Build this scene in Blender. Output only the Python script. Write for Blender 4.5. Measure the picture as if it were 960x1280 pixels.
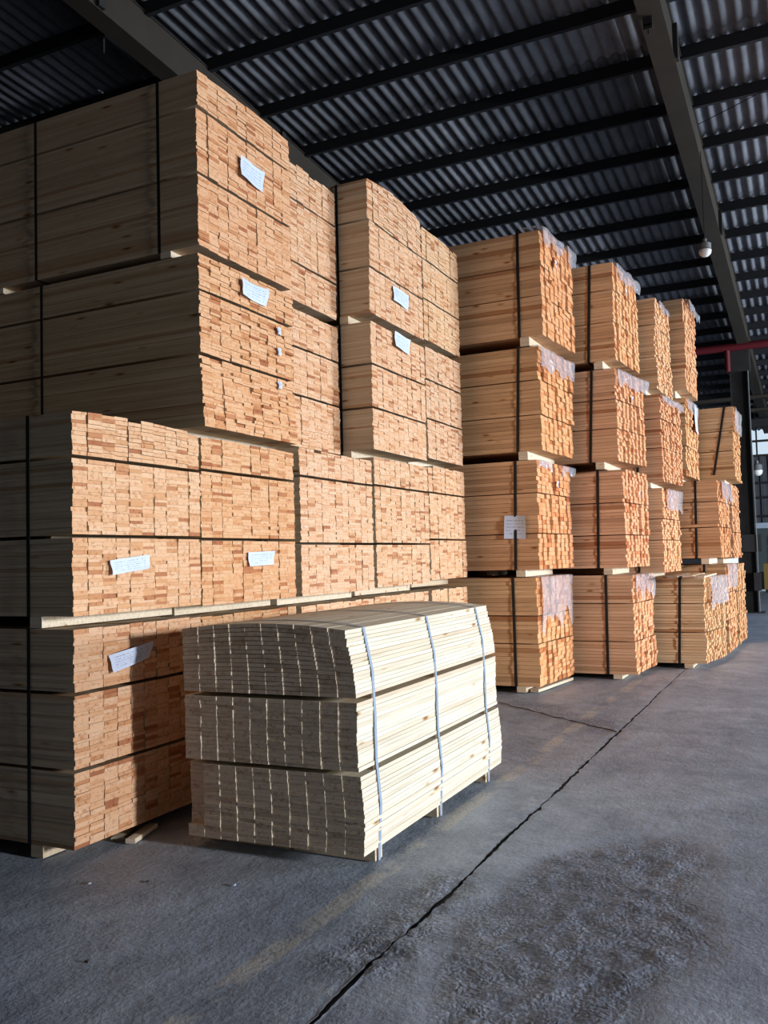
import bpy, bmesh, math, random
from mathutils import Vector, Matrix, noise
random.seed(7)
rnd = random.random
S = bpy.context.scene
COL = S.collection
for o in list(bpy.data.objects):
    bpy.data.objects.remove(o)

# ------------------------------------------------------------------ camera
# world frame: X = along the aisle (away), Y = into the lumber wall (left), Z = up
YAW, PIT, ROL, FPX = math.radians(25.87371836), math.radians(2.98418792), math.radians(-1.4895379), 1104.587
fw = Vector((math.cos(YAW)*math.cos(PIT), math.sin(YAW)*math.cos(PIT), math.sin(PIT)))
rt = Vector((math.sin(YAW), -math.cos(YAW), 0)); up = rt.cross(fw)
rt2 = math.cos(ROL)*rt + math.sin(ROL)*up; up2 = -math.sin(ROL)*rt + math.cos(ROL)*up
cam = bpy.data.cameras.new('camera'); camo = bpy.data.objects.new('camera', cam); COL.objects.link(camo)
camo.matrix_world = Matrix(((rt2.x, up2.x, -fw.x, 0), (rt2.y, up2.y, -fw.y, 0), (rt2.z, up2.z, -fw.z, 1.6), (0, 0, 0, 1)))
cam.sensor_fit = 'VERTICAL'; cam.sensor_height = 36.0; cam.sensor_width = 27.0
cam.lens = FPX/1280*36.0; cam.clip_start = .05; cam.clip_end = 300
S.camera = camo
S.view_settings.view_transform = 'Standard'; S.view_settings.look = 'None'
S.view_settings.exposure = 0.0; S.view_settings.gamma = 1.0; S.view_settings.use_curve_mapping = False

# ------------------------------------------------------------------ world, daylight and added fill
W = bpy.data.worlds.new('overcast_sky'); S.world = W; W.use_nodes = True
bg = W.node_tree.nodes['Background']; bg.inputs[0].default_value = (.82, .9, 1.0, 1); bg.inputs[1].default_value = 1.1

def area(name, loc, target, sx, sy, power, color):
    l = bpy.data.lights.new(name, 'AREA'); l.shape = 'RECTANGLE'; l.size = sx; l.size_y = sy
    l.energy = power; l.color = color
    o = bpy.data.objects.new(name, l); COL.objects.link(o); o.location = loc
    d = Vector(target) - Vector(loc)
    o.rotation_euler = d.to_track_quat('-Z', 'Y').to_euler()
    return o
YR = -16.0                                       # side wall opposite the lumber
area('daylight_yard_door', (2.95, YR-4.0, 4.1), (2.95, 0, 4.1), 1.7, 1.9, 4400, (.95, .965, 1.0))
area('side_fill_light', (19.0, YR+.12, 2.3), (19.0, 0, 2.3), 7.0, 4.2, 5000, (.78, .88, 1.0))  # added cool fill light, set in an unseen opening to brighten the floor

# ------------------------------------------------------------------ material helpers
def newmat(name):
    m = bpy.data.materials.new(name); m.use_nodes = True
    nt = m.node_tree; b = nt.nodes['Principled BSDF']
    return m, nt, b
def N(nt, t, **kw):
    n = nt.nodes.new(t)
    for k, v in kw.items():
        setattr(n, k, v)
    return n
def setin(n, **kw):
    for k, v in kw.items():
        n.inputs[k.replace('_', ' ')].default_value = v
def math_n(nt, op, a, b=None):
    n = N(nt, 'ShaderNodeMath', operation=op)
    for i, v in enumerate((a, b)):
        if v is None: continue
        if isinstance(v, (int, float)): n.inputs[i].default_value = v
        else: nt.links.new(v, n.inputs[i])
    return n.outputs[0]
def ramp(nt, fac, stops):
    r = N(nt, 'ShaderNodeValToRGB'); e = r.color_ramp.elements
    while len(e) < len(stops): e.new(.5)
    for el, (p, c) in zip(e, stops):
        el.position = p; el.color = (*c, 1)
    nt.links.new(fac, r.inputs[0]); return r.outputs[0]
def mix(nt, typ, fac, a, b):
    n = N(nt, 'ShaderNodeMix', data_type='RGBA', blend_type=typ)
    for i, v in ((0, fac), (6, a), (7, b)):
        if isinstance(v, (int, float)): n.inputs[i].default_value = v
        elif isinstance(v, tuple): n.inputs[i].default_value = (*v, 1)
        else: nt.links.new(v, n.inputs[i])
    return n.outputs[2]
def piece_random(nt):
    oi = N(nt, 'ShaderNodeObjectInfo'); g = N(nt, 'ShaderNodeNewGeometry')
    r = math_n(nt, 'FRACT', math_n(nt, 'ADD', oi.outputs['Random'], g.outputs['Random Per Island']))
    wn = N(nt, 'ShaderNodeTexWhiteNoise', noise_dimensions='1D')
    nt.links.new(math_n(nt, 'MULTIPLY', r, 917.3), wn.inputs['W'])
    return r, wn.outputs['Value'], oi.outputs['Color']
def coords(nt, scale, off):
    tc = N(nt, 'ShaderNodeTexCoord')
    vm = N(nt, 'ShaderNodeVectorMath', operation='MULTIPLY'); nt.links.new(tc.outputs['Object'], vm.inputs[0]); vm.inputs[1].default_value = scale
    if off is None: return vm.outputs[0]
    va = N(nt, 'ShaderNodeVectorMath', operation='ADD'); nt.links.new(vm.outputs[0], va.inputs[0])
    cb = N(nt, 'ShaderNodeCombineXYZ'); 
    for i, k in enumerate((37.0, 11.0, 53.0)): nt.links.new(math_n(nt, 'MULTIPLY', off, k), cb.inputs[i])
    nt.links.new(cb.outputs[0], va.inputs[1]); return va.outputs[0]

def wood_side(name, stops):
    m, nt, b = newmat(name); r, r2, oc = piece_random(nt)
    base = ramp(nt, r2, stops)
    n1 = N(nt, 'ShaderNodeTexNoise'); setin(n1, Scale=1.0, Detail=4.0, Roughness=.6); nt.links.new(coords(nt, (55, 1.6, 55), r), n1.inputs['Vector'])
    c = mix(nt, 'MULTIPLY', .55, base, ramp(nt, n1.outputs['Fac'], [(.3, (.62, .55, .47)), (.62, (1.04, 1.03, 1.0))]))
    # knots: sparse dark ovals
    v = N(nt, 'ShaderNodeTexVoronoi'); setin(v, Scale=1.0, Randomness=1.0); nt.links.new(coords(nt, (9, 2.6, 9), r), v.inputs['Vector'])
    c = mix(nt, 'MULTIPLY', 1.0, c, ramp(nt, v.outputs['Distance'], [(.055, (.40, .22, .12)), (.11, (.8, .68, .52)), (.17, (1, 1, 1))]))
    c = mix(nt, 'MULTIPLY', 1.0, c, oc)
    nt.links.new(c, b.inputs['Base Color']); b.inputs['Roughness'].default_value = .75
    b.inputs['Specular IOR Level'].default_value = .15
    return m
def wood_end(name, stops):
    m, nt, b = newmat(name); r, r2, oc = piece_random(nt)
    base = ramp(nt, r2, stops)
    w = N(nt, 'ShaderNodeTexWave', wave_type='RINGS', rings_direction='Y'); setin(w, Scale=30.0, Distortion=2.0, Detail=2.0)
    nt.links.new(coords(nt, (1, 1, 1.0), math_n(nt, 'MULTIPLY', r2, .004)), w.inputs['Vector'])
    c = mix(nt, 'MULTIPLY', .30, base, ramp(nt, w.outputs['Fac'], [(.0, (.72, .58, .46)), (1, (1.05, 1.02, 1.0))]))
    n1 = N(nt, 'ShaderNodeTexNoise'); setin(n1, Scale=38.0, Detail=3.0, Roughness=.6); nt.links.new(coords(nt, (1, 1, 1), r), n1.inputs['Vector'])
    c = mix(nt, 'MULTIPLY', .75, c, ramp(nt, n1.outputs['Fac'], [(.30, (.58, .36, .25)), (.46, (1, .97, .95)), (.7, (1.06, 1.04, 1.0))]))
    c = mix(nt, 'MULTIPLY', 1.0, c, oc)
    nt.links.new(c, b.inputs['Base Color']); b.inputs['Roughness'].default_value = .85
    b.inputs['Specular IOR Level'].default_value = .1
    return m
M_SIDE = wood_side('pine_side', [(0, (.50, .41, .30)), (.5, (.57, .48, .36)), (.86, (.62, .53, .41)), (.93, (.50, .37, .25)), (1, (.42, .28, .17))])
M_RSIDE = wood_side('weathered_pine_side', [(0, (.50, .38, .27)), (.25, (.67, .535, .40)), (.5, (.73, .60, .46)), (.75, (.61, .47, .34)), (.9, (.75, .62, .48)), (.95, (.47, .31, .195)), (1, (.40, .24, .145))])
M_END = wood_end('pine_end_grain', [(0, (.79, .56, .385)), (.40, (.765, .51, .33)), (.74, (.735, .46, .28)), (.89, (.66, .375, .205)), (.95, (.54, .265, .14)), (1, (.42, .18, .095))])
M_PSIDE = wood_side('fresh_pine_side', [(0, (.73, .66, .52)), (.4, (.79, .73, .59)), (.85, (.83, .78, .65)), (.95, (.74, .63, .48)), (1, (.69, .56, .41))])
M_PEND = wood_end('fresh_pine_end', [(0, (.68, .59, .48)), (.6, (.74, .65, .53)), (1, (.56, .47, .37))])

def plain(name, col, rough=.6, metal=0, spec=.3, nscale=None, namt=.3):
    m, nt, b = newmat(name)
    if nscale:
        n1 = N(nt, 'ShaderNodeTexNoise'); setin(n1, Scale=nscale, Detail=4.0, Roughness=.6); nt.links.new(coords(nt, (1, 1, 1), None), n1.inputs['Vector'])
        c = mix(nt, 'MULTIPLY', namt, col, ramp(nt, n1.outputs['Fac'], [(.3, (.35, .35, .35)), (.7, (1.15, 1.15, 1.15))]))
        nt.links.new(c, b.inputs['Base Color'])
    else: b.inputs['Base Color'].default_value = (*col, 1)
    b.inputs['Roughness'].default_value = rough; b.inputs['Metallic'].default_value = metal; b.inputs['Specular IOR Level'].default_value = spec
    return m
M_BLACK = plain('black_strap', (.012, .012, .013), .45)
M_BLUE = plain('pale_blue_strap', (.30, .38, .50), .4)
M_SKID = wood_side('skid_timber', [(0, (.72, .60, .44)), (.5, (.82, .72, .56)), (1, (.68, .54, .38))])
M_STEEL = plain('dark_painted_steel', (.035, .032, .031), .55, 0, .3, 3.0, .5)
M_RAFTER = plain('grey_painted_rafter', (.044, .036, .027), .6, 0, .3, 2.0, .4)
M_PURLIN = plain('black_purlin_steel', (.025, .025, .028), .6, 0, .2)
M_RED = plain('red_pipe_paint', (.11, .010, .014), .5)
M_WALL = plain('grey_wall_cladding', (.10, .105, .115), .7, 0, .3, 1.5, .4)
M_PLASTER = plain('dull_wall_plaster', (.07, .07, .075), .9, 0, .2, .8, .4)
M_WHITE = plain('white_panel_paint', (.55, .62, .72), .5)
M_YELLOW = plain('yellow_machine_paint', (.30, .19, .05), .6)
M_BULB = plain('white_bulb_plastic', (.8, .8, .78), .35)
M_FIN = plain('grey_lamp_fins', (.18, .18, .18), .5)
M_CORD = plain('black_cord', (.01, .01, .01), .6)

def sheet_mat():
    m, nt, b = newmat('fibre_cement_sheet'); r, r2, oc = piece_random(nt)
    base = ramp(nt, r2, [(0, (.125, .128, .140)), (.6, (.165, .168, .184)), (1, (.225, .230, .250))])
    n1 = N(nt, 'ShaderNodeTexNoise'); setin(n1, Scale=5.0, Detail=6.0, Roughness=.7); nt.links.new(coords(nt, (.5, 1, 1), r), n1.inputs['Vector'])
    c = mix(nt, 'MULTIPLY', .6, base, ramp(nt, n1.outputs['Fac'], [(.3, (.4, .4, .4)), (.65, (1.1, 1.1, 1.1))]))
    nt.links.new(c, b.inputs['Base Color']); b.inputs['Roughness'].default_value = .8; b.inputs['Specular IOR Level'].default_value = .2
    return m
M_SHEET = sheet_mat()

def glass_mat(name, tint, clear):
    m, nt, b = newmat(name)
    t = N(nt, 'ShaderNodeBsdfTransparent'); t.inputs[0].default_value = (*tint, 1)
    g = N(nt, 'ShaderNodeBsdfGlossy'); g.inputs['Roughness'].default_value = .05
    mx = N(nt, 'ShaderNodeMixShader'); mx.inputs[0].default_value = 1-clear
    nt.links.new(t.outputs[0], mx.inputs[1]); nt.links.new(g.outputs[0], mx.inputs[2])
    nt.links.new(mx.outputs[0], nt.nodes['Material Output'].inputs[0]); return m
M_GLASS = glass_mat('window_glass', (.9, .95, .97), .92)
M_DARKGLASS = glass_mat('dusty_door_glass', (.20, .24, .25), .9)
def plastic_mat():
    m, nt, b = newmat('clear_plastic_film')
    t = N(nt, 'ShaderNodeBsdfTransparent'); t.inputs[0].default_value = (.93, .92, .94, 1)
    b.inputs['Base Color'].default_value = (.78, .77, .82, 1); b.inputs['Roughness'].default_value = .16; b.inputs['Specular IOR Level'].default_value = 1.0
    n1 = N(nt, 'ShaderNodeTexNoise'); setin(n1, Scale=14.0, Detail=3.0); nt.links.new(coords(nt, (1, 1, 1), None), n1.inputs['Vector'])
    bp = N(nt, 'ShaderNodeBump'); bp.inputs['Strength'].default_value = .9; bp.inputs['Distance'].default_value = .03
    nt.links.new(n1.outputs['Fac'], bp.inputs['Height']); nt.links.new(bp.outputs[0], b.inputs['Normal'])
    mx = N(nt, 'ShaderNodeMixShader'); mx.inputs[0].default_value = .40
    nt.links.new(t.outputs[0], mx.inputs[1]); nt.links.new(b.outputs[0], mx.inputs[2])
    nt.links.new(mx.outputs[0], nt.nodes['Material Output'].inputs[0]); return m
M_FILM = plastic_mat()
def paper_mat():
    # printed lines run along local x; local z is the height of the sheet
    m, nt, b = newmat('printed_paper_tag')
    tc = N(nt, 'ShaderNodeTexCoord'); sp = N(nt, 'ShaderNodeSeparateXYZ'); nt.links.new(tc.outputs['UV'], sp.inputs[0])
    u, v = sp.outputs[0], sp.outputs[1]
    row = math_n(nt, 'MULTIPLY', v, 7.0); fr = math_n(nt, 'FRACT', row); rid = math_n(nt, 'FLOOR', row)
    line = math_n(nt, 'MULTIPLY', math_n(nt, 'GREATER_THAN', fr, .3), math_n(nt, 'LESS_THAN', fr, .7))
    cb = N(nt, 'ShaderNodeCombineXYZ'); nt.links.new(math_n(nt, 'MULTIPLY', u, 42.0), cb.inputs[0]); nt.links.new(math_n(nt, 'MULTIPLY', rid, 7.3), cb.inputs[1])
    nz = N(nt, 'ShaderNodeTexNoise'); setin(nz, Scale=1.0, Detail=2.0); nt.links.new(cb.outputs[0], nz.inputs['Vector'])
    ink = math_n(nt, 'MULTIPLY', line, math_n(nt, 'GREATER_THAN', nz.outputs['Fac'], .5))
    inside = math_n(nt, 'MULTIPLY', math_n(nt, 'MULTIPLY', math_n(nt, 'GREATER_THAN', u, .1), math_n(nt, 'LESS_THAN', u, .9)), math_n(nt, 'MULTIPLY', math_n(nt, 'GREATER_THAN', v, .14), math_n(nt, 'LESS_THAN', v, .86)))
    ink = math_n(nt, 'MULTIPLY', math_n(nt, 'MULTIPLY', ink, inside), .55)
    c = mix(nt, 'MIX', ink, (.66, .75, .93), (.12, .17, .34))
    nt.links.new(c, b.inputs['Base Color']); b.inputs['Roughness'].default_value = .6
    return m
M_PAPER = paper_mat()

# ------------------------------------------------------------------ mesh helpers
class MB:
    def __init__(s): s.v = []; s.f = []; s.m = []
    def box(s, x0, x1, y0, y1, z0, z1, mats=(0, 0, 0, 0, 0, 0)):
        i = len(s.v)
        s.v += [(x0,y0,z0),(x1,y0,z0),(x1,y1,z0),(x0,y1,z0),(x0,y0,z1),(x1,y0,z1),(x1,y1,z1),(x0,y1,z1)]
        for q, m in zip(((0,1,5,4),(2,3,7,6),(3,0,4,7),(1,2,6,5),(4,5,6,7),(3,2,1,0)), mats):
            s.f.append(tuple(i+k for k in q)); s.m.append(m)
        return s
    def quadstrip(s, rows, closed=False, m=0):
        i = len(s.v); n = len(rows[0])
        for r in rows: s.v += [tuple(p) for p in r]
        for a in range(len(rows)-1):
            for b in range(n if closed else n-1):
                c = (b+1) % n
                s.f.append((i+a*n+b, i+a*n+c, i+(a+1)*n+c, i+(a+1)*n+b)); s.m.append(m)
        return s
    def cap(s, ring, m=0, flip=False):
        i = len(s.v); s.v += [tuple(p) for p in ring]; q = list(range(i, i+len(ring)))
        s.f.append(tuple(q[::-1] if flip else q)); s.m.append(m); return s
    def tube(s, pts, r, n=8, m=0):
        rows = []
        for k, p in enumerate(pts):
            p = Vector(p); d = (Vector(pts[min(k+1, len(pts)-1)]) - Vector(pts[max(k-1, 0)])).normalized()
            a = d.cross(Vector((0, 0, 1)) if abs(d.z) < .9 else Vector((1, 0, 0))).normalized(); b = d.cross(a)
            rr = r[k] if isinstance(r, (list, tuple)) else r
            rows.append([p + a*rr*math.cos(2*math.pi*j/n) + b*rr*math.sin(2*math.pi*j/n) for j in range(n)])
        s.quadstrip(rows, True, m); s.cap(rows[0], m, True); s.cap(rows[-1], m); return s
    def mesh(s, name, mats, smooth=False):
        me = bpy.data.meshes.new(name); me.from_pydata(s.v, [], s.f)
        for m in mats: me.materials.append(m)
        me.polygons.foreach_set('material_index', s.m)
        if smooth: me.polygons.foreach_set('use_smooth', [True]*len(s.f))
        me.update(); return me
    def build(s, name, mats, parent=None, loc=None, smooth=False, color=None):
        if not isinstance(mats, (list, tuple)): mats = [mats]
        return link(name, s.mesh(name, mats, smooth), parent, loc, color)
def link(name, me, parent=None, loc=None, color=None):
    o = bpy.data.objects.new(name, me); COL.objects.link(o)
    if parent: o.parent = parent
    if loc: o.location = loc
    if color: o.color = (*color, 1)
    return o
def empty(name, loc, rz=0):
    o = bpy.data.objects.new(name, None); COL.objects.link(o); o.location = loc; o.rotation_euler = (0, 0, rz)
    o.empty_display_size = .2; return o
def tag(o, label=None, cat=None, group=None, kind=None):
    for k, v in (('label', label), ('category', cat), ('group', group), ('kind', kind)):
        if v: o[k] = v
    return o

# ------------------------------------------------------------------ floor
def floor_mat():
    m, nt, b = newmat('worn_concrete')
    P = coords(nt, (1, 1, 1), None); sp = N(nt, 'ShaderNodeSeparateXYZ'); nt.links.new(P, sp.inputs[0])
    def nz(sc, det, ro, vec=P):
        n = N(nt, 'ShaderNodeTexNoise'); setin(n, Scale=sc, Detail=det, Roughness=ro); nt.links.new(vec, n.inputs['Vector']); return n.outputs['Fac']
    big = nz(.55, 5, .6); mid = nz(3.2, 6, .65); fine = nz(42, 5, .7)
    c = ramp(nt, big, [(.32, (.265, .31, .385)), (.5, (.335, .385, .465)), (.68, (.42, .475, .56))])
    c = mix(nt, 'MULTIPLY', .6, c, ramp(nt, mid, [(.32, (.55, .55, .57)), (.6, (1.1, 1.1, 1.1))]))
    c = mix(nt, 'MULTIPLY', .5, c, ramp(nt, fine, [(.3, (.55, .55, .55)), (.6, (1.08, 1.08, 1.08))]))
    # faded painted line at the foot of the fresh bundle
    wob = math_n(nt, 'MULTIPLY', math_n(nt, 'SUBTRACT', nz(.5, 2, .5), .5), .25)
    dy = math_n(nt, 'ABSOLUTE', math_n(nt, 'SUBTRACT', math_n(nt, 'ADD', sp.outputs[1], wob), 2.06))
    on = math_n(nt, 'MULTIPLY', math_n(nt, 'LESS_THAN', dy, .055), ramp_f(nt, mid, .40, .54))
    c = mix(nt, 'MIX', math_n(nt, 'MULTIPLY', on, .8), c, (.50, .48, .44))
    # pale scuffed strip beside the joint
    dj = math_n(nt, 'ABSOLUTE', math_n(nt, 'SUBTRACT', sp.outputs[1], 1.72))
    pale = math_n(nt, 'MULTIPLY', ramp_f(nt, dj, .10, .0), ramp_f(nt, nz(9, 5, .7), .5, .62))
    c = mix(nt, 'MIX', math_n(nt, 'MULTIPLY', pale, .55), c, (.55, .57, .61))
    # long bluish dust streaks
    st = nz(1.0, 4, .6, coords(nt, (.45, 2.4, 1), None))
    c = mix(nt, 'MIX', math_n(nt, 'MULTIPLY', ramp_f(nt, st, .52, .72), .4), c, (.48, .51, .57))
    at = N(nt, 'ShaderNodeAttribute', attribute_name='rough')
    c = mix(nt, 'MULTIPLY', at.outputs['Fac'], c, (.93, .93, .95))
    sc = N(nt, 'ShaderNodeAttribute', attribute_name='pale_right')
    c = mix(nt, 'MULTIPLY', sc.outputs['Fac'], c, (1.22, 1.22, 1.23))  # paler tone right of the joint, outside the rough patch
    v2 = N(nt, 'ShaderNodeTexVoronoi'); setin(v2, Scale=46.0); nt.links.new(P, v2.inputs['Vector'])
    c = mix(nt, 'MULTIPLY', at.outputs['Fac'], c, ramp(nt, v2.outputs['Distance'], [(.15, (1.18, 1.18, 1.18)), (.6, (.66, .66, .67))]))
    nt.links.new(c, b.inputs['Base Color'])
    nt.links.new(ramp(nt, mid, [(.3, (.62,)*3), (.7, (.46,)*3)]), b.inputs['Roughness'])
    b.inputs['Specular IOR Level'].default_value = .42
    b1 = N(nt, 'ShaderNodeBump'); b1.inputs['Strength'].default_value = .5; b1.inputs['Distance'].default_value = .012
    wv = N(nt, 'ShaderNodeVectorMath', operation='ADD'); nt.links.new(P, wv.inputs[0])
    wn_ = N(nt, 'ShaderNodeTexNoise'); setin(wn_, Scale=14.0, Detail=3.0); nt.links.new(P, wn_.inputs['Vector'])
    ws = N(nt, 'ShaderNodeVectorMath', operation='SCALE'); nt.links.new(wn_.outputs['Color'], ws.inputs[0]); ws.inputs['Scale'].default_value = .08
    nt.links.new(ws.outputs[0], wv.inputs[1])
    vo = N(nt, 'ShaderNodeTexVoronoi', feature='SMOOTH_F1'); setin(vo, Scale=46.0, Smoothness=.3); nt.links.new(wv.outputs[0], vo.inputs['Vector'])
    peb = math_n(nt, 'MULTIPLY', math_n(nt, 'MULTIPLY', math_n(nt, 'SUBTRACT', 1.0, vo.outputs['Distance']), ramp_f(nt, nz(6, 3, .6), .3, .6)), at.outputs['Fac'])
    nt.links.new(math_n(nt, 'ADD', math_n(nt, 'MULTIPLY', fine, .8), math_n(nt, 'MULTIPLY', peb, 1.5)), b1.inputs['Height'])
    b2 = N(nt, 'ShaderNodeBump'); b2.inputs['Strength'].default_value = .35; b2.inputs['Distance'].default_value = .05
    nt.links.new(mid, b2.inputs['Height']); nt.links.new(b1.outputs[0], b2.inputs['Normal']); nt.links.new(b2.outputs[0], b.inputs['Normal'])
    return m
def ramp_f(nt, fac, lo, hi):
    r = N(nt, 'ShaderNodeMapRange'); r.clamp = True
    nt.links.new(fac, r.inputs[0]); r.inputs[1].default_value = lo; r.inputs[2].default_value = hi
    return r.outputs[0]
M_FLOOR = floor_mat()
M_PIT = plain('dark_joint_dirt', (.10, .10, .105), .95, 0, .1)
def sstep(a, b, x):
    t = max(0, min(1, (x-a)/(b-a))); return t*t*(3-2*t)
def rough_mask(x, y):
    g = 0.0
    # gravelly worn patch on the near side of the joint, gravel beside the joint, broken strip at the cross crack
    d = math.hypot((x-3.9)/1.25, (y-.98)/.52) + .35*noise.noise((x*1.3, y*1.6, 3.1)); g = max(g, 1-sstep(.75, 1.15, d))
    g = max(g, (1-sstep(.05, .30, abs(y-1.68)))*sstep(.0, .25, noise.noise((x*.9, 4.2, y*.5))+.12)*(1-sstep(5, 6, x)))
    g = max(g, 1-sstep(.5, 1.0, math.hypot((x-3.75)/.42, (y-1.74)/.10)+.4*noise.noise((x*5, y*9, 2))))
    d = abs(x-(8.05+.95*(y-1.63))) - .15; g = max(g, .8*(1-sstep(.0, .38, d+.2*noise.noise((x*2, y*2, 1)))) * sstep(1.6, 1.75, y))
    return g
def floor_z(x, y):
    g = rough_mask(x, y); z = .006*noise.noise((x*.8, y*.8, 0))
    if g > .01:
        z += g*(.010*noise.noise((x*9, y*9, 1.0)) + .010*abs(noise.noise((x*22, y*22, 5.0))) + .004*noise.noise((x*48, y*48, 9.0)))
    # broken lip: the worn side lies a little lower past the patch edge
    d = math.hypot((x-3.9)/1.25, (y-.98)/.52) + .35*noise.noise((x*1.3, y*1.6, 3.1)); z -= .008*(1-sstep(.9, 1.2, d))
    return z - .004
def joint_y(x):
    return 1.645 + .02*noise.noise((x*1.1, 0, 0)) + .010*noise.noise((x*7, 3, 0)) + .006*noise.noise((x*23, 3, 0))
def joint_w(x):
    w = .0105 + .011*noise.noise((x*2.2, 7, 0)) + .012*noise.noise((x*11, 9, 0)) + .008*noise.noise((x*27, 9, 0))
    return max(.003, w*(1-.55*sstep(7, 12, x)))
fl = MB()
def frange(a, b, s):
    n = max(1, round((b-a)/s)); return [a+(b-a)*k/n for k in range(n+1)]
xs = frange(-9, 1.8, 1.2) + frange(1.8, 7, .022)[1:] + frange(7, 13, .05)[1:] + frange(13, 38, 1.0)[1:]
ysr = [0, .006, .02, .04, .06, .09] + frange(.09, 1.4, .026)[1:] + frange(1.4, 3.0, .1)[1:] + [4, 6, 10, 18]
ysl = [0, .006, .02, .04, .06, .09, .12, .16, .2, .25, .3, .36, .42, .5, .6, .7, .8, .9, 1.0, 1.1, 1.25, 1.4, 1.6, 2, 2.6, 4, 9, 15]
def fz(x, y): return floor_z(x, y) if (1.8 < x < 13 and y > -1.6) else -.004
for sgn, off in ((-1, ysr), (1, ysl)):
    rows = []
    for x in xs:
        e = joint_y(x) + sgn*joint_w(x)
        row = [(x, e+sgn*o, fz(x, e+sgn*o) - (.010*max(0, 1-o/.03)*abs(noise.noise((x*13, o*30, 2)))) ) for o in off]
        rows.append(row if sgn > 0 else row[::-1])
    fl.quadstrip(rows)
    k = 0 if sgn > 0 else -1
    fl.quadstrip([[r[k], (r[k][0], r[k][1], -.06)] for r in rows], m=1)
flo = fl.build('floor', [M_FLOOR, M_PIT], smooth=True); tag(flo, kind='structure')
at = flo.data.attributes.new('rough', 'FLOAT', 'POINT')
def pale_right_mask(x, y):
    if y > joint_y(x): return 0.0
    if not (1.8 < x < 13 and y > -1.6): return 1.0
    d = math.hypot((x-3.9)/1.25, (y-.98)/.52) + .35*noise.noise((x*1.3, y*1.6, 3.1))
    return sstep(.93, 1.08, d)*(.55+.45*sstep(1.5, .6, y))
a2 = flo.data.attributes.new('pale_right', 'FLOAT', 'POINT'); a2.data.foreach_set('value', [pale_right_mask(v[0], v[1]) for v in fl.v])
at.data.foreach_set('value', [rough_mask(v[0], v[1]) if (1.8 < v[0] < 13 and -1.6 < v[1] < 4) else 0.0 for v in fl.v])
pit = MB().box(-9, 38, 1.5, 1.8, -.07, -.016).build('joint_dirt', M_PIT, flo)

cr = MB(); rows = []
for k in range(60):
    q = k/59; y = 1.66+1.5*q; x = 8.05+.78*(y-1.63)+.05*noise.noise((y*4, 1, 1))+.025*noise.noise((y*13, 1, 1)); h = max(.003, .013+.016*noise.noise((y*9, 5, 5)))*(1-.5*q)
    z = floor_z(x, y)+.004; rows.append([(x-h, y, z-.004), (x-h*.3, y, z+.003+.003*noise.noise((y*30, 0, 0))), (x+h*.4, y, z+.002), (x+h, y, z-.004)])
cr.quadstrip(rows); cr.build('cross_joint_dirt', M_PIT, flo)

# ------------------------------------------------------------------ roof, walls, columns
SL = .065
def rz_bot(x): return 7.6 - SL*(x-9.8)             # underside of the rafters
def rz_sheet(x): return rz_bot(x) + .62            # underside of the sheets
X0B, X1B, Y1B = -8.0, 36.0, 16.0
ceil = empty('ceiling', (0, 0, 0)); tag(ceil, kind='structure')
# fibre-cement sheets: five corrugations wide, one sheet long from purlin to second purlin
PITCH = .177
def sheet_mesh(ncor, length):
    prof = []
    for k in range(ncor*8+1):
        a = 2*math.pi*k/8; prof.append((k*PITCH/8, .026*math.cos(a)))
    mb = MB(); rows = []
    for x in (0, length): rows.append([(x, y, z - SL*x) for y, z in prof])
    mb.quadstrip(rows); mb.quadstrip([[(p[0], p[1], p[2]+.008) for p in r] for r in rows])
    return mb
SW, SLEN = 5*PITCH, 2.44
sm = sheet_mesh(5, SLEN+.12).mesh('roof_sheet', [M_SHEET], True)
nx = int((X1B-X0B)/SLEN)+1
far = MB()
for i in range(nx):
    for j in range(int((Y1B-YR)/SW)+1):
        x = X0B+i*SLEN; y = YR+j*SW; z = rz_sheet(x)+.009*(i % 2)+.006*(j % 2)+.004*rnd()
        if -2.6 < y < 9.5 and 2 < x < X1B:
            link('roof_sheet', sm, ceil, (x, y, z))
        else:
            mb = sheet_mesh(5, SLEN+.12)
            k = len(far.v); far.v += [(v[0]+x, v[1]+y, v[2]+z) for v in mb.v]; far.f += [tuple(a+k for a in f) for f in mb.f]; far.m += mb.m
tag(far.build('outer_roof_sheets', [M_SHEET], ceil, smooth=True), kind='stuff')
# purlins: channel sections across the aisle
def purlin_mesh():
    mb = MB(); L = Y1B-YR
    mb.box(0, .008, 0, L, 0, .16).box(0, .07, 0, L, 0, .008).box(0, .07, 0, L, .152, .16)
    return mb.mesh('purlin', [M_PURLIN])
pm = purlin_mesh(); x = 8.0-1.22*12
while x < X1B:
    link('purlin', pm, ceil, (x, YR, rz_sheet(x)-.17-.026)); x += 1.22
# rafters: boxed beams along the aisle, with splice plates
def rafter(y0, y1):
    mb = MB(); h = .46
    for xa, xb in ((X0B, 24.0), (24.0, X1B)):
        za, zb = rz_bot(xa), rz_bot(xb)
        for (ya, yb, d0, d1) in ((y0+.02, y1-.02, .012, h-.012), (y0, y1, 0, .012), (y0, y1, h-.012, h)):
            mb.quadstrip([[(xa, ya, za+d0), (xa, yb, za+d0), (xa, yb, za+d1), (xa, ya, za+d1)], [(xb, ya, zb+d0), (xb, yb, zb+d0), (xb, yb, zb+d1), (xb, ya, zb+d1)]], True)
    o = mb.build('rafter', M_RAFTER, ceil)
    for xp in (10.95, 16.5, 7.2):
        z = rz_bot(xp); MB().box(xp, xp+.10, y0-.035, y0+.03, z+.02, z+h).build('splice_plate', M_STEEL, o)
    return o
for y0 in (1.24, 6.86, -4.4, -10.0): rafter(y0, y0+.26)
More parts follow.
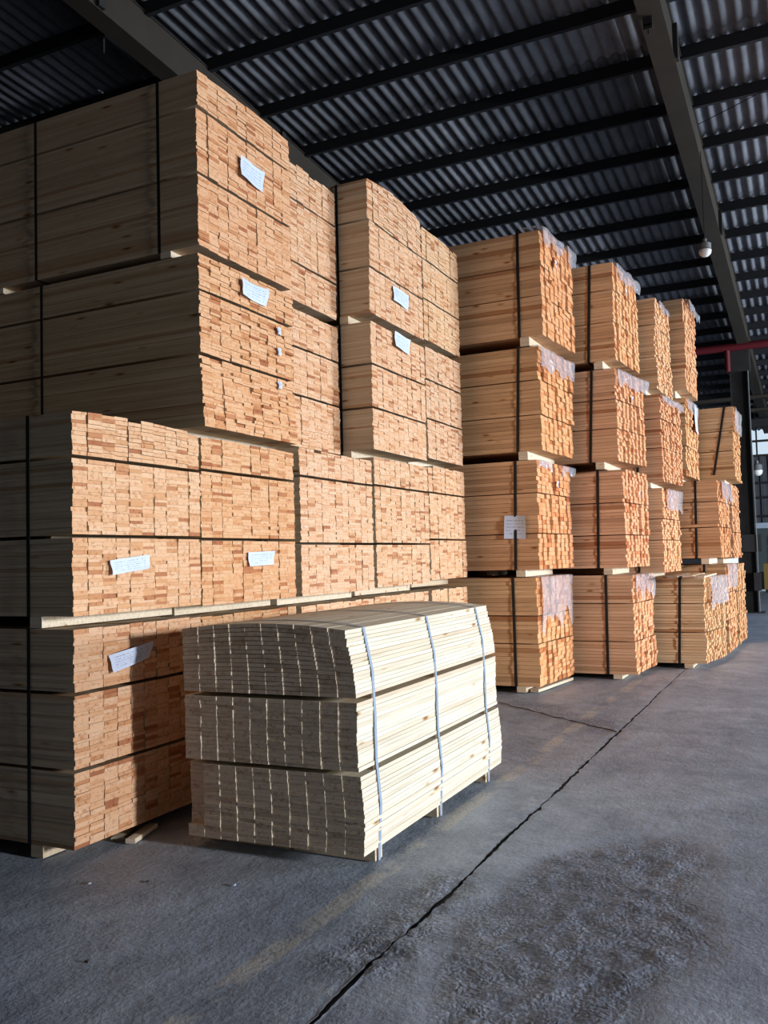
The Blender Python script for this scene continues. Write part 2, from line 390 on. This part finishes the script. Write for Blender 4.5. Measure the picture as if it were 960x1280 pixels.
# small hanger rod under the sheets beside the far rafter, conduit bracket at the near one
MB().tube([(7.66, 7.2, rz_sheet(7.66)-.02), (7.66, 7.2, 7.58)], .012, 6).build('hanger_rod', M_STEEL, ceil)
xb = 10.0; zb = rz_bot(xb)
MB().box(xb, xb+.02, 1.36, 1.46, zb-.14, zb).box(xb, xb+.10, 1.36, 1.46, zb-.10, zb-.085).tube([(xb+.06, 1.41, zb-.17), (xb+.06, 1.41, zb-.04)], .012, 6).build('conduit_bracket', M_STEEL, ceil)
wire = [(13.0-.35*k, 1.2-.42*k, 7.62-.18*math.sin(math.pi*k/8)+.02*k) for k in range(9)]
MB().tube(wire, .006, 5).build('slack_wire', M_CORD, ceil)

# steel columns with cap plates, junction boxes and footing
def column(x, y, label):
    e = empty('steel_column', (x, y, 0)); zt = rz_bot(x)
    m = MB(); m.box(-.10, .10, -.21, -.195, .02, zt).box(-.10, .10, .195, .21, .02, zt).box(-.006, .006, -.195, .195, .02, zt)
    m.build('column_shaft', M_STEEL, e)
    MB().box(-.26, .26, -.30, .30, 0, .02).build('base_plate', M_STEEL, e)
    MB().box(-.2, .2, -.27, .27, zt-.6, zt-.05).build('cap_bracket', M_STEEL, e)
    m = MB().box(-.13, -.10, -.34, .30, 1.52, 1.95); m.build('junction_board', M_STEEL, e)
    MB().box(-.20, -.12, -.30, -.14, .55, 1.0).build('switch_box', M_STEEL, e)
    MB().tube([(-.14, -.24, .02), (-.14, -.24, 2.6), (-.14, -.22, zt-.6)], .012, 6).build('conduit', M_FIN, e)
    MB().box(-.3, .3, -.36, .36, 0, .014).build('footing', M_PLASTER, e)
    tag(e, label, 'column'); return e
column(24.0, 1.52, 'dark steel column standing at the end of the lumber row')
# red fire pipe crossing at the column head
pr = MB().tube([(23.62, y, 6.66) for y in (YR+.1, -8, 0, 1.5, 4, Y1B-.1)], .10, 12); pr.tube([(23.62, 1.75, 6.64), (23.62, 1.75, 6.05)], .07, 10)
tag(pr.build('fire_pipe', M_RED, smooth=True), 'dark red pipe crossing below the roof at the column head', 'pipe')
for xg, zg, lb in ((26.5, 5.75, 'slim grey tie beam crossing just behind the steel column'), (29.0, 5.75, 'grey tie beam crossing midway to the far wall'), (32.5, 5.72, 'thick dark tie beam crossing nearest the far wall')):
    h = .12 if xg < 30 else .3
    tag(MB().box(xg, xg+.012, YR+.1, Y1B-.1, zg, zg+h).box(xg, xg+.12, YR+.1, Y1B-.1, zg, zg+.012).box(xg, xg+.12, YR+.1, Y1B-.1, zg+h-.012, zg+h).build('tie_beam', M_RAFTER if xg < 30 else M_STEEL), lb, 'beam', 'tie beams behind the column')

# walls
def wall_quad(name, mb, mat=M_PLASTER): return tag(mb.build(name, mat), kind='structure')
zr = 9.6
wl = wall_quad('wall_left', MB().box(X0B, X1B, Y1B, Y1B+.2, 0, zr))
wb = wall_quad('wall_back', MB().box(X0B-.2, X0B, YR-.2, Y1B+.2, 0, 10))
m = MB()   # opposite wall with the yard door and a wide unseen opening added for the fill light
m.box(X0B, 1.6, YR-.2, YR, 0, 9.6).box(1.6, 7.6, YR-.2, YR, 4.35, 9.6).box(7.6, 15.5, YR-.2, YR, 0, 9.6)
m.box(15.5, 22.5, YR-.2, YR, 4.4, 9.6).box(22.5, X1B, YR-.2, YR, 0, 9.6)
wr = wall_quad('wall_right', m)
# far wall: cladding in ribs above a band of glazing, panels below
wf = empty('wall_far', (X1B, 0, 0)); tag(wf, kind='structure')
MB().box(0, .2, 3.2, Y1B, 0, 6.6).box(0, .2, YR, -5.5, 0, 6.6).box(0, .2, -5.5, 3.2, 6.22, 6.6).build('wall_panel', M_PLASTER, wf)
rib = MB()
y = -5.5
pts = []
while y < 3.2:
    pts += [(y, 0), (y+.10, 0), (y+.13, -.05), (y+.24, -.05), (y+.27, 0)]; y += .29
rib.quadstrip([[(p[1], p[0], 2.55) for p in pts], [(p[1], p[0], 5.05) for p in pts]])
rib.build('ribbed_cladding', M_WALL, wf)
for z in (2.75, 3.45, 4.0): MB().box(-.12, -.05, -5.5, 3.2, z, z+.09).build('wall_rail', M_PURLIN, wf)
wn = tag(MB().box(X1B-.03, X1B+.06, -5.5, 3.2, 5.05, 5.13).box(X1B-.03, X1B+.06, -5.5, 3.2, 5.60, 5.68).box(X1B-.03, X1B+.06, -5.5, 3.2, 6.17, 6.25).build('window_1', M_RAFTER), kind='structure')
y = -5.5
while y < 3.1:
    MB().box(X1B-.02, X1B+.05, y, y+.05, 5.05, 6.25).build('mullion', M_RAFTER, wn)
    for z0, z1 in ((5.13, 5.60), (5.68, 6.17)): MB().box(X1B+.01, X1B+.018, y+.05, y+1.45, z0, z1).build('pane', M_GLASS, wn)
    y += 1.45
d1 = tag(MB().box(X1B-.04, X1B+.06, -5.5, 2.42, 2.35, 2.55).box(X1B-.04, X1B+.06, 2.34, 2.42, 0, 2.35).build('door_1', M_WHITE), kind='structure')
for k in range(5):
    y0 = 2.34-1.55*(k+1)
    MB().box(X1B, X1B+.01, y0, y0+1.5, .06, 2.35).build('pane', M_DARKGLASS, d1)
    MB().box(X1B-.03, X1B+.05, y0-.05, y0, 0, 2.35).build('door_frame', M_FIN, d1)
MB().box(X1B-.03, X1B+.05, 2.42, 3.2, 0, 2.55).build('white_panel', M_WHITE, wf)
# outside: yard ground beyond the glazed door
tag(MB().box(X1B+.2, X1B+30, -14, 14, -.08, -.02).box(X0B-10, X1B+30, YR-30, YR-.2, -.08, -.02).build('yard_ground', M_PLASTER), kind='structure')
# yellow machine body inside the far door
ye = empty('yellow_machine', (35.1, 1.62, 0)); tag(ye, 'yellow stepped machine body beside the far glass door', 'machine')
MB().box(-.5, .5, -1.4, .05, .12, 1.05).build('body', M_YELLOW, ye)
MB().box(-.4, .4, -1.3, -.12, 1.05, 1.72).build('housing', M_YELLOW, ye)
for xx in (-.42, .30):
    for yy in (-1.3, -.10): MB().box(xx, xx+.12, yy, yy+.12, 0, .12).build('foot', M_STEEL, ye)

# hanging bulbs
def bulb(x, y, z, ztop, k, label):
    e = empty('hanging_bulb', (x, y, z))
    def lathe(pr, name, mat, n=14):
        rows = [[(r*math.cos(2*math.pi*j/n), r*math.sin(2*math.pi*j/n), h) for j in range(n)] for r, h in pr]
        MB().quadstrip(rows, True).build(name, mat, e, smooth=True)
    lathe([(.001*k, -.10*k), (.05*k, -.095*k), (.085*k, -.06*k), (.095*k, -.01*k), (.09*k, .0)], 'diffuser', M_BULB)
    pr = []
    for q in range(6): pr += [(.092*k, (.005+.016*q)*k), (.092*k, (.013+.016*q)*k), (.08*k, (.014+.016*q)*k), (.08*k, (.020+.016*q)*k)]
    lathe(pr + [(.05*k, .115*k), (.03*k, .125*k)], 'heat_sink', M_FIN)
    lathe([(.03*k, .125*k), (.032*k, .17*k), (.012*k, .18*k), (.006, .19*k)], 'socket', M_FIN)
    MB().tube([(0, 0, .18*k), (0.01, 0, .18*k+.4), (0, 0, ztop-z)], .006, 5).build('cord', M_CORD, e)
    tag(e, label, 'lamp', 'bulbs hanging from the roof')
bulb(13.3, 1.215, 5.90, 7.35, .95, 'round white bulb hanging on a cord near the rafter')
bulb(26.0, 1.30, 3.72, rz_bot(26)+.4, 1.5, 'small far bulb hanging beside the bright far window')

# ------------------------------------------------------------------ lumber packs
_bm = {}
ENDM = (1, 1, 0, 0, 0, 0)
def board_mesh(w, t, L, ms, me):
    k = (round(w, 4), round(t, 4), round(L, 3), ms.name)
    if k not in _bm:
        _bm[k] = MB().box(-w/2, w/2, 0, L, -t/2, t/2, ENDM).mesh('board', [ms, me])
    return _bm[k]
def ribbon(path, yw, thick, mat, name, parent, slant=None):
    # closed band round a pack: path = (x, z) outline, band width yw along local y
    n = len(path); cx = sum(p[0] for p in path)/n; cz = sum(p[1] for p in path)/n
    rows = []
    for (x, z, y) in path:
        dx, dz = x-cx, z-cz; l = math.hypot(dx, dz); ox, oz = x+dx/l*thick, z+dz/l*thick
        rows.append([(x, y-yw/2, z), (x, y+yw/2, z), (ox, y+yw/2, oz), (ox, y-yw/2, oz)])
    rows.append(rows[0])
    return MB().quadstrip(rows, True).build(name, mat, parent)
CAMP = Vector((0, 0, 1.6))
def pack(name, label, P0, rot, Wd, L, subs, ncol, t, jit=.006, colj=.004, tint=(1, 1, 1), ms=None, me=None, indiv=300, gap=.02,
         skid_h=.06, skids=(.28, 1.9, 3.6), skid_w=.09, crown=0.0, strap_y=(.31, 1.55), strap=True, strap_mat=None, strap_w=.022, side=None,
         endf=None, group=None, dropout=.0, slant=0.0, xj=.003, spacer=True, cat='lumber pack', shear=0.0, strap_off=.006, zj=.13, zgap=.0007):
    ms = ms or M_SIDE; me = me or M_END
    e = empty(name, (P0[0], P0[1], P0[2]), rot); tag(e, label, cat, group)
    ca, sa = math.cos(rot), math.sin(rot)
    w = Wd/ncol; H = subs[-1][1]
    items = []; zl = subs[-1][0]
    for si, (za, zb) in enumerate(subs):
        nr = max(1, round((zb-za)/t)); tt = (zb-za)/nr
        rxs = [random.gauss(0, xj) for _ in range(nr)]
        for c in range(ncol):
            u = (c+.5)/ncol; cofs = random.gauss(0, colj); cx = random.gauss(0, xj*.5)
            cuts = [za+tt*r + (random.gauss(0, tt*zj) if 0 < r < nr else 0) for r in range(nr)] + [zb - (abs(random.gauss(0, .004)) if si == len(subs)-1 and zj > .04 else 0)]
            for r in range(nr):
                if r == nr-1 and si == len(subs)-1 and rnd() < dropout: continue
                lo, hi = cuts[r], cuts[r+1]; z = (lo+hi)/2; f = max(0, (z-zl)/(H-zl))
                zc = z + crown*(1-(2*u-1)**2)*f
                x = w*(c+.5) + rxs[r]*(1.0 if c in (0, ncol-1) else .35) + cx
                if side: x += side(u, z)
                y = cofs + random.gauss(0, jit) + shear*u
                if endf: y += endf(c, r, si, z, nr)
                th = round(hi-lo-zgap, 4); th = round(th/.0008)*.0008
                items.append((x, y, zc, w-.0016, max(.006, th), crown*f*-4*(2*u-1)/Wd))
    # the boards that show largest are objects, the others one joined part
    def dist(it):
        wx = P0[0]+ca*it[0]-sa*it[1]; wy = P0[1]+sa*it[0]+ca*it[1]; return (Vector((wx, wy, P0[2]+it[2]))-CAMP).length
    edge = lambda it: 0 if (it[0] < w*1.0 and rot > -1) or (rot < -1 and it[0] > Wd-w) else 1
    items.sort(key=lambda it: (edge(it), dist(it)))
    for it in items[:indiv]:
        link('board', board_mesh(it[3], it[4], L, ms, me), e, (it[0], it[1], it[2]), tint).rotation_euler[1] = -math.atan(it[5])
    if len(items) > indiv:
        mb = MB()
        for it in items[indiv:]:
            k = len(mb.v); mb.box(it[0]-it[3]/2, it[0]+it[3]/2, it[1], it[1]+L, it[2]-it[4]/2, it[2]+it[4]/2, ENDM)
            if abs(it[5]) > 1e-4: mb.v[k:] = [(a, b, c_+(a-it[0])*it[5]) for a, b, c_ in mb.v[k:]]
        tag(mb.build('small_boards', [ms, me], e, color=tint), kind='stuff')
    if spacer:
        for si in range(len(subs)-1):
            z0, z1 = subs[si][1], subs[si+1][0]
            for ys in strap_y:
                MB().box(.14 if rot > -1 else .01, Wd-.06 if rot > -1 else Wd-.012, ys-.02, ys+.02, z0, z1).build('spacer_lath', M_SKID, e, color=(.8, .78, .75))
    for ys in skids:
        if ys < L:
            MB().box(.0, Wd-.01, ys-skid_w/2, ys+skid_w/2, -skid_h, -.001).build('skid', M_SKID, e)
    if strap:
        for ys in strap_y:
            path = []; zb_ = -skid_h if strap_mat else 0.0; zz = [zb_+.001, H*.2, H*.4, H*.6, H*.8, H]
            fx = (lambda u, z: side(u, z) if side else 0)
            for z in zz: path.append((-strap_off+fx(0, z), z, ys+slant*z/H))
            for k in range(1, 6):
                u = k/6; path.append((Wd*u, H+.001+crown*(1-(2*u-1)**2), ys+slant))
            for z in zz[::-1]: path.append((Wd+strap_off+fx(1, z), z, ys+slant*z/H))
            path.append((Wd*.5, zb_-.001, ys))
            ribbon(path, strap_w, .002, strap_mat or M_BLACK, 'strap', e)
    return e
def subs(z0, *zs, gap=.02):
    # absolute boundary heights -> local (start, end) pairs
    out = []; a = 0
    for k, z in enumerate(zs):
        b = z-z0 - (gap/2 if k < len(zs)-1 else 0); out.append((a, b)); a = z-z0+gap/2
    return out
def paper(parent, x, z, w, h, y=-.018, curl=.02, tilt=0.0, face='end', seed=0):
    mb = MB(); nu, nv = 9, 6; rows = []
    for j in range(nv):
        row = []
        for i in range(nu):
            u, v = i/(nu-1), j/(nv-1)
            px = (u-.5)*w; pz = (v-.5)*h
            d = curl*(.9*u*u*v + .5*(1-u)**2*(1-v)) + .008*math.sin(u*5+seed)+.004*math.sin(v*6+seed*2)
            if face == 'end': row.append((px, -d-.004, pz))
            else: row.append((-d-.004, -px, pz))
        rows.append(row)
    mb.quadstrip(rows)
    o = mb.build('paper_label', M_PAPER, parent, smooth=True)
    uv = o.data.uv_layers.new(name='UVMap')
    for l in o.data.loops:
        k = l.vertex_index; uv.data[l.index].uv = ((k % nu)/(nu-1), (k//nu)/(nv-1))
    if face == 'end': o.location = (x, y, z); o.rotation_euler = (0, tilt, 0)
    else: o.location = (y, x, z); o.rotation_euler = (tilt, 0, 0)
    o['label'] = 'white printed paper label'
    return o
def film(parent, x0, x1, H, drop, seed, back=.25, ragged=.05, out=.03, shr=0.0):
    nu, nv = 18, 16; rows = []
    for j in range(nv):
        s = j/(nv-1)*(back+drop); row = []
        for i in range(nu):
            u = i/(nu-1); x = x0+(x1-x0)*u
            dr = (s-back)
            n1 = noise.noise((x*4+seed, s*3, seed)); n2 = noise.noise((x*13+seed, s*5, 2.0)); n3 = noise.noise((x*5+seed, 0, 4))
            if dr < 0: row.append((x, -dr-out*.4+shr*x, H+.003+.002*n1))
            else:
                k = 1 + ragged/drop*2.0*n3*(dr/drop)
                row.append((x+.03*n2*dr/drop, -out-.028*n1-.02*abs(n2)-.012+shr*x, H+.003-dr*k))
        rows.append(row)
    o = MB().quadstrip(rows).build('plastic_cover', M_FILM, parent, smooth=True); o['label'] = 'crumpled clear plastic cover'
    return o

# --- the fresh pale bundle in front
def fr_side(u, z):                                  # sides round in towards the top on the aisle side
    return -.066*u*max(0, (z-.45)/.75)**1.6 + (.012*math.sin(z*9)*u)
def fr_end(c, r, si, z, nr):
    y = -.0036*(9-c) + .014 - .022*max(0, z/1.17) + (.006 if si == 0 else 0)
    if si == 0 and c == 0 and r >= 3: y += .03
    return y
front = pack('lumber_bundle', 'pale fresh-sawn board bundle with three blue straps standing alone in front', (4.06, 3.235, .075), -math.pi/2, 1.09, 2.2,
     [(0, .405), (.43, .782), (.807, 1.155)], 10, .0218, jit=.0019, colj=.0010, xj=.0015, ms=M_PSIDE, me=M_PEND, indiv=300, skid_h=.071, skids=(.21, 1.06, 1.95), skid_w=.085,
     crown=.035, zj=.03, zgap=.0011, strap_y=(.20, 1.06, 1.95), strap_mat=M_BLUE, strap_w=.026, side=fr_side, endf=fr_end, cat='lumber bundle')
for o in front.children:
    if o.name.startswith('strap'): o['label'] = 'pale blue strap'

# --- the lumber wall on the left: columns one to five, tiers from the floor up
YP = 3.64
ORD = ['nearest', 'second', 'third', 'fourth', 'fifth']
TIER = ['bottom', 'second', 'third', 'top']
cols = [
 (3.600, 1.115, 10, [(.075, YP, .49, .905, 1.255), (1.325, YP, 1.765, 2.205, 2.455)]),
 (4.745, 1.175, 10, [(.075, YP+.02, .49, .905, 1.245), (1.315, YP+.01, 1.757, 2.22, 2.445), (2.510, YP, 3.005, 3.44, 3.695), (3.745, YP, 4.245, 4.705, 4.955)]),
 (5.990, 1.270, 11, [(.075, YP+.01, .49, .905, 1.24), (1.315, YP, 1.732, 2.27, 2.50), (2.580, YP+.32, 3.03, 3.45, 3.785), (3.860, YP+.32, 4.20, 4.76, 5.08)]),
 (7.320, 1.255, 11, [(.075, YP+.03, .49, .905, 1.245), (1.330, YP, 1.735, 2.28, 2.545), (2.615, YP, 3.01, 3.42, 3.825), (3.905, YP, 4.345, 4.80, 5.19)]),
 (8.610, 1.050, 9, [(.075, YP, .49, .905, 1.25), (1.355, YP, 1.785, 2.285, 2.575), (2.650, YP, 3.075, 3.50, 3.855), (3.930, YP, 4.375, 4.81, 5.15)]),
]
tints = {0: (1.0, .97, .95), 1: (.98, .90, .80), 2: (1.05, 1.02, 1.0), 3: (1.0, .98, .97), 4: (1.0, .97, .93)}
LP = {}
for ci, (x0, wd, nc, tl) in enumerate(cols):
    for ti, (z0, yp, *zs) in enumerate(tl):
        last = ti == len(tl)-1
        lab = f"tan lumber pack in the {ORD[ci]} column of the left wall, {'upper' if (ci == 0 and ti == 1) else TIER[ti]} tier"
        if ci == 0 and ti == 0: lab = 'tan lumber pack on the floor at far left, half shadowed by the bundle'
        tn = tuple(a*random.uniform(.97, 1.03) for a in tints[ci])
        if ci in (2, 3) and ti >= 2: tn = (1.04, 1.0, .97)
        far_c = ci >= 3
        h = z0-.02 if ti == 0 else z0-tl[ti-1][-1]-.006
        rag = (ci == 1 and ti == 2)
        p = pack('lumber_pack', lab, (x0, yp, z0), math.radians(random.uniform(-.2, .2)), wd, 4.0, subs(z0, *zs), nc, .0222,
             jit=.0032 if not rag else .006, colj=.0025, tint=tn, indiv=300 if ci < 3 else 0, skid_h=max(.03, min(.075, h)) if ti else .07,
             skids=(.28, 1.9, 3.6), crown=(.0 if not last else (.018 if ci != 3 else .05)), strap_y=(.33, 1.5) if (ci, ti) != (1, 2) else (1.45,), dropout=.12 if last else .05 if ti == 1 else 0, group='lumber packs of the left wall', spacer=ci < 3,
             xj=.0022, strap_w=.026, endf=(lambda c, r, si, z, nr: -.03*(1-r/nr) if si == 0 else 0) if rag else None)
        LP[ci, ti] = p
def lab_on(ci, ti, wx, wz, w, h, tilt=0, curl=.02, seed=0):
    p = LP[ci, ti]; paper(p, wx-p.location.x, wz-p.location.z, w, h, tilt=tilt, curl=curl, seed=seed)
lab_on(1, 3, 5.36, 4.465, .30, .15, .06, .02, 1)
lab_on(1, 2, 5.36, 3.575, .32, .125, .04, .03, 2)
lab_on(0, 1, 4.02, 1.600, .31, .085, -.10, .02, 3)
lab_on(1, 1, 5.41, 1.62, .31, .10, -.03, .02, 4)
lab_on(0, 0, 4.02, 1.065, .33, .10, -.16, .05, 5)
lab_on(3, 3, 7.98, 4.205, .36, .15, .05, .02, 6)
lab_on(3, 2, 7.97, 3.745, .36, .15, .05, .02, 7)
# small white tags on the third tier of column two
for dz in (0, -.16, -.42):
    lab_on(1, 2, 5.70, 3.36+dz, .055, .055, 0, .006, dz)

# --- the packs further along the aisle, standing out from the wall
RT = [
 # X0, W, ncol, board thickness, tiers: (z0, z1, Yleft, Yright, strap y offsets)
 ('first', 9.956, 1.19, 8, .050, [(.075, 1.335, 2.90, 2.80), (1.42, 2.695, 2.86, 2.755), (2.80, 4.03, 2.785, 2.69), (4.145, 5.44, 2.72, 2.63)]),
 ('second', 11.33, 1.12, 8, .042, [(.065, 1.31, 2.07, 1.98), (1.40, 2.655, 2.14, 2.02), (2.755, 3.945, 2.19, 2.01), (4.05, 5.31, 2.165, 2.055)]),
 ('third', 12.60, 1.15, 9, .037, [(.07, 1.235, 1.375, 1.195), (1.30, 2.47, 1.86, 1.775), (2.55, 3.77, 1.83, 1.70), (3.85, 5.13, 1.85, 1.815)]),
 ('fourth', 13.90, 1.20, 8, .045, [(.08, 1.38, 1.19, 1.14), (1.475, 2.635, 1.243, 1.19), (2.72, 3.90, 1.656, 1.62), (4.02, 5.42, 1.62, 1.59)]),
 ('fifth', 15.20, 1.20, 8, .042, [(.08, 1.36, 1.14, 1.10), (1.45, 2.65, 1.16, 1.13), (2.72, 3.90, 1.085, 1.08)]),
]
rtint = {0: (1.09, .84, .62), 1: (1.09, .87, .68), 2: (1.10, .95, .80), 3: (1.03, .84, .66), 4: (.98, .76, .58)}
RP = {}
def stepper(seed, amp):
    def f(c, r, si, z, nr):
        b = noise.noise((c*.9, r*.35, seed))*amp + noise.noise((r*.7+si*9, 3.3, seed))*amp*.8
        return b - (amp*1.2 if rnd() < .05 else 0)
    return f
for si_, (od, x0, wd, nc, t, tl) in enumerate(RT):
    for ti, (z0, z1, yl, yr) in enumerate(tl):
        tiern = TIER[ti] if not (od == 'fifth' and ti == 2) else 'upper'
        tn = tuple(a*random.uniform(.96, 1.04) for a in rtint[si_])
        h = z1-z0; a = random.uniform(.3, .4); b = random.uniform(.62, .72)
        if (si_, ti) in ((3, 1), (2, 2)): tn = (tn[0]*.95, tn[1]*.9, tn[2]*.85)
        sb = [(0, h*a), (h*a+.010, h*b), (h*b+.010, h)]
        amp = .018 if si_ < 2 else .034
        ef = stepper(si_*7+ti*3.3, amp)
        if (si_, ti) == (1, 0): ef0 = ef; ef = lambda c, r, si, z, nr: ef0(c, r, si, z, nr) - (.06 if (si == 2 and c < 5) else 0) - (.16 if (si == 2 and r == 0 and c < 2) else 0)
        if (si_, ti) == (2, 3): ef2 = ef; ef = lambda c, r, si, z, nr: ef2(c, r, si, z, nr) + (.16*max(0, 1-(c+.3*si)/2.0))*(1 if si < 2 else 0) - (.06 if si == 2 and c < 3 else 0)
        if (si_, ti) == (0, 0): ef3 = ef; ef = lambda c, r, si, z, nr: ef3(c, r, si, z, nr) - (.07 if (si == 0 and c > 2 and r < 6 and (c+r) % 3) else 0)
        prev = tl[ti-1][1] if ti else 0.0
        lab = f'orange-brown lumber pack, {tiern} tier of the {od} stack beyond the left wall'
        p = pack('lumber_pack', lab, (x0, yl, z0), 0.0, wd, 3.9, sb, nc, t, jit=.006 if si_ < 2 else .008, colj=.006, tint=tn, shear=yr-yl,
                 indiv=300 if si_ < 3 else 0, skid_h=z0-prev-.006, skids=(.22, 1.9, 3.5), skid_w=.11, strap_y=(.28 if si_ == 0 else .34, 1.9), slant=random.uniform(-.06, .0) if (si_, ti) != (4, 2) else -.22,
                 strap_w=.036, xj=.004 if si_ < 2 else .010, strap_off=.012, group='lumber packs along the aisle', spacer=False, dropout=.15, zj=.05, zgap=.0028, ms=M_RSIDE)
        RP[si_, ti] = p
def cover(k, x0, x1, drop, seed, **kw):
    p = RP[k]; tl = RT[k[0]][5][k[1]]; film(p, x0, x1, tl[1]-tl[0], drop, seed, shr=(tl[3]-tl[2])/RT[k[0]][2], **kw)
cover((0, 0), .05, 1.15, .52, 1.0, ragged=.12)
cover((0, 1), .0, .45, .10, 2.0, ragged=.05); cover((0, 1), .75, 1.25, .12, 2.6, ragged=.05)
cover((0, 2), -.02, 1.2, .26, 3.0)
cover((0, 3), .0, .75, .20, 4.0); cover((0, 3), .85, 1.2, .22, 4.5)
cover((1, 0), .0, .95, .26, 5.0, ragged=.1)
cover((1, 2), .0, 1.14, .20, 6.0)
cover((1, 3), .05, 1.14, .17, 7.0)
cover((2, 0), .25, 1.1, .40, 8.0, ragged=.1)
cover((2, 1), .2, 1.2, .30, 9.0)
cover((2, 2), .0, 1.15, .12, 10.0)
cover((3, 0), .0, 1.1, .35, 11.0)
cover((3, 1), .1, 1.25, .28, 12.0, ragged=.12)
cover((3, 2), .0, 1.1, .18, 13.0)
cover((3, 3), .1, 1.2, .14, 14.0, out=.06)
cover((4, 2), .0, 1.1, .40, 15.0)
cover((2, 3), .2, 1.0, .10, 16.0)
paper(RP[0, 1], .265, .50, .26, .27, y=-.012, curl=.03, tilt=.04, face='side', seed=2)
for k, x, z in (((0, 1), .62, 1.02), ((1, 1), .62, .95), ((0, 3), .45, .95), ((1, 3), .5, .98), ((1, 2), .55, .85), ((3, 2), .85, .95)):
    s = .08 if k != (3, 2) else .42
    tl = RT[k[0]][5][k[1]]; paper(RP[k], x, z, s, s, y=-.03+(tl[3]-tl[2])*x/RT[k[0]][2], curl=.01, seed=x)

# --- loose timber
def plank(name, label, loc, L, w, t, rz, ry=0, group=None, tint=(1, 1, 1)):
    c = .004
    prof = [(-w/2+c, -t/2), (w/2-c, -t/2), (w/2, -t/2+c), (w/2, t/2-c), (w/2-c, t/2), (-w/2+c, t/2), (-w/2, t/2-c), (-w/2, -t/2+c)]
    mb = MB(); rows = []
    for k in range(5):
        y = L*k/4; rows.append([(px+.004*math.sin(k*1.7), y, pz) for px, pz in prof])
    mb.quadstrip(rows, True, 0); mb.cap(rows[0], 1, True); mb.cap(rows[-1], 1)
    o = mb.build(name, [M_SKID, M_PEND], color=tint); o.location = loc; o.rotation_euler = (ry, 0, rz)
    return tag(o, label, 'plank', group)
plank('wood_scrap', 'short split timber scrap on the floor under the near pack', (3.98, 3.60, .018), .30, .06, .028, math.radians(-74))
plank('wood_scrap', 'thin board offcut lying behind the short floor scrap', (4.00, 3.72, .012), .34, .07, .018, math.radians(-66))
plank('loose_skid_board', 'loose flat board sticking out under the first orange stack', (10.02, 2.985, .022), 1.1, .10, .035, math.radians(-97))
# thin boards laid flat on top of the third stack's bottom pack
for k, (xx, yy, a, tt) in enumerate(((12.12, 1.36, -90.5, 'long pale lath jutting out over the third stack bottom pack'), (12.22, 1.52, -90, 'flat lath in the middle on top of the third stack bottom pack'), (12.05, 1.69, -89.5, 'greyish lath lying furthest in on the third stack bottom pack'))):
    plank('loose_lath', tt, (xx, yy, 1.250+.004*k), 1.45, .13, .022, math.radians(a), 0, 'loose laths on the third stack', (1, 1, 1) if k != 2 else (.6, .6, .62))
def chip(name, label, x, y, s, mat):
    random.seed(int(x*1000)); v = [(s*random.uniform(.5, 1)*math.cos(a), s*random.uniform(.3, .8)*math.sin(a)) for a in [k*math.pi/3 for k in range(6)]]
    rows = [[(a, b, 0) for a, b in v], [(a*.8, b*.8, s*.35) for a, b in v]]
    o = MB().quadstrip(rows, True).cap(rows[1]).build(name, mat); o.location = (x, y, .001)
    return tag(o, label, 'debris', 'scraps on the floor')
chip('plastic_scrap', 'small bright blue plastic scrap on the dark floor', 3.671, 2.661, .022, M_BLUE)
chip('floor_chip', 'pale chip on the floor left of the blue scrap', 3.42, 3.36, .014, M_WHITE)
chip('floor_chip', 'dark chip lying near the lower left corner', 2.75, 2.72, .018, M_STEEL)
chip('floor_chip', 'dark chip on the floor below the near pack', 3.55, 3.10, .014, M_STEEL)
bpy.context.view_layer.update()
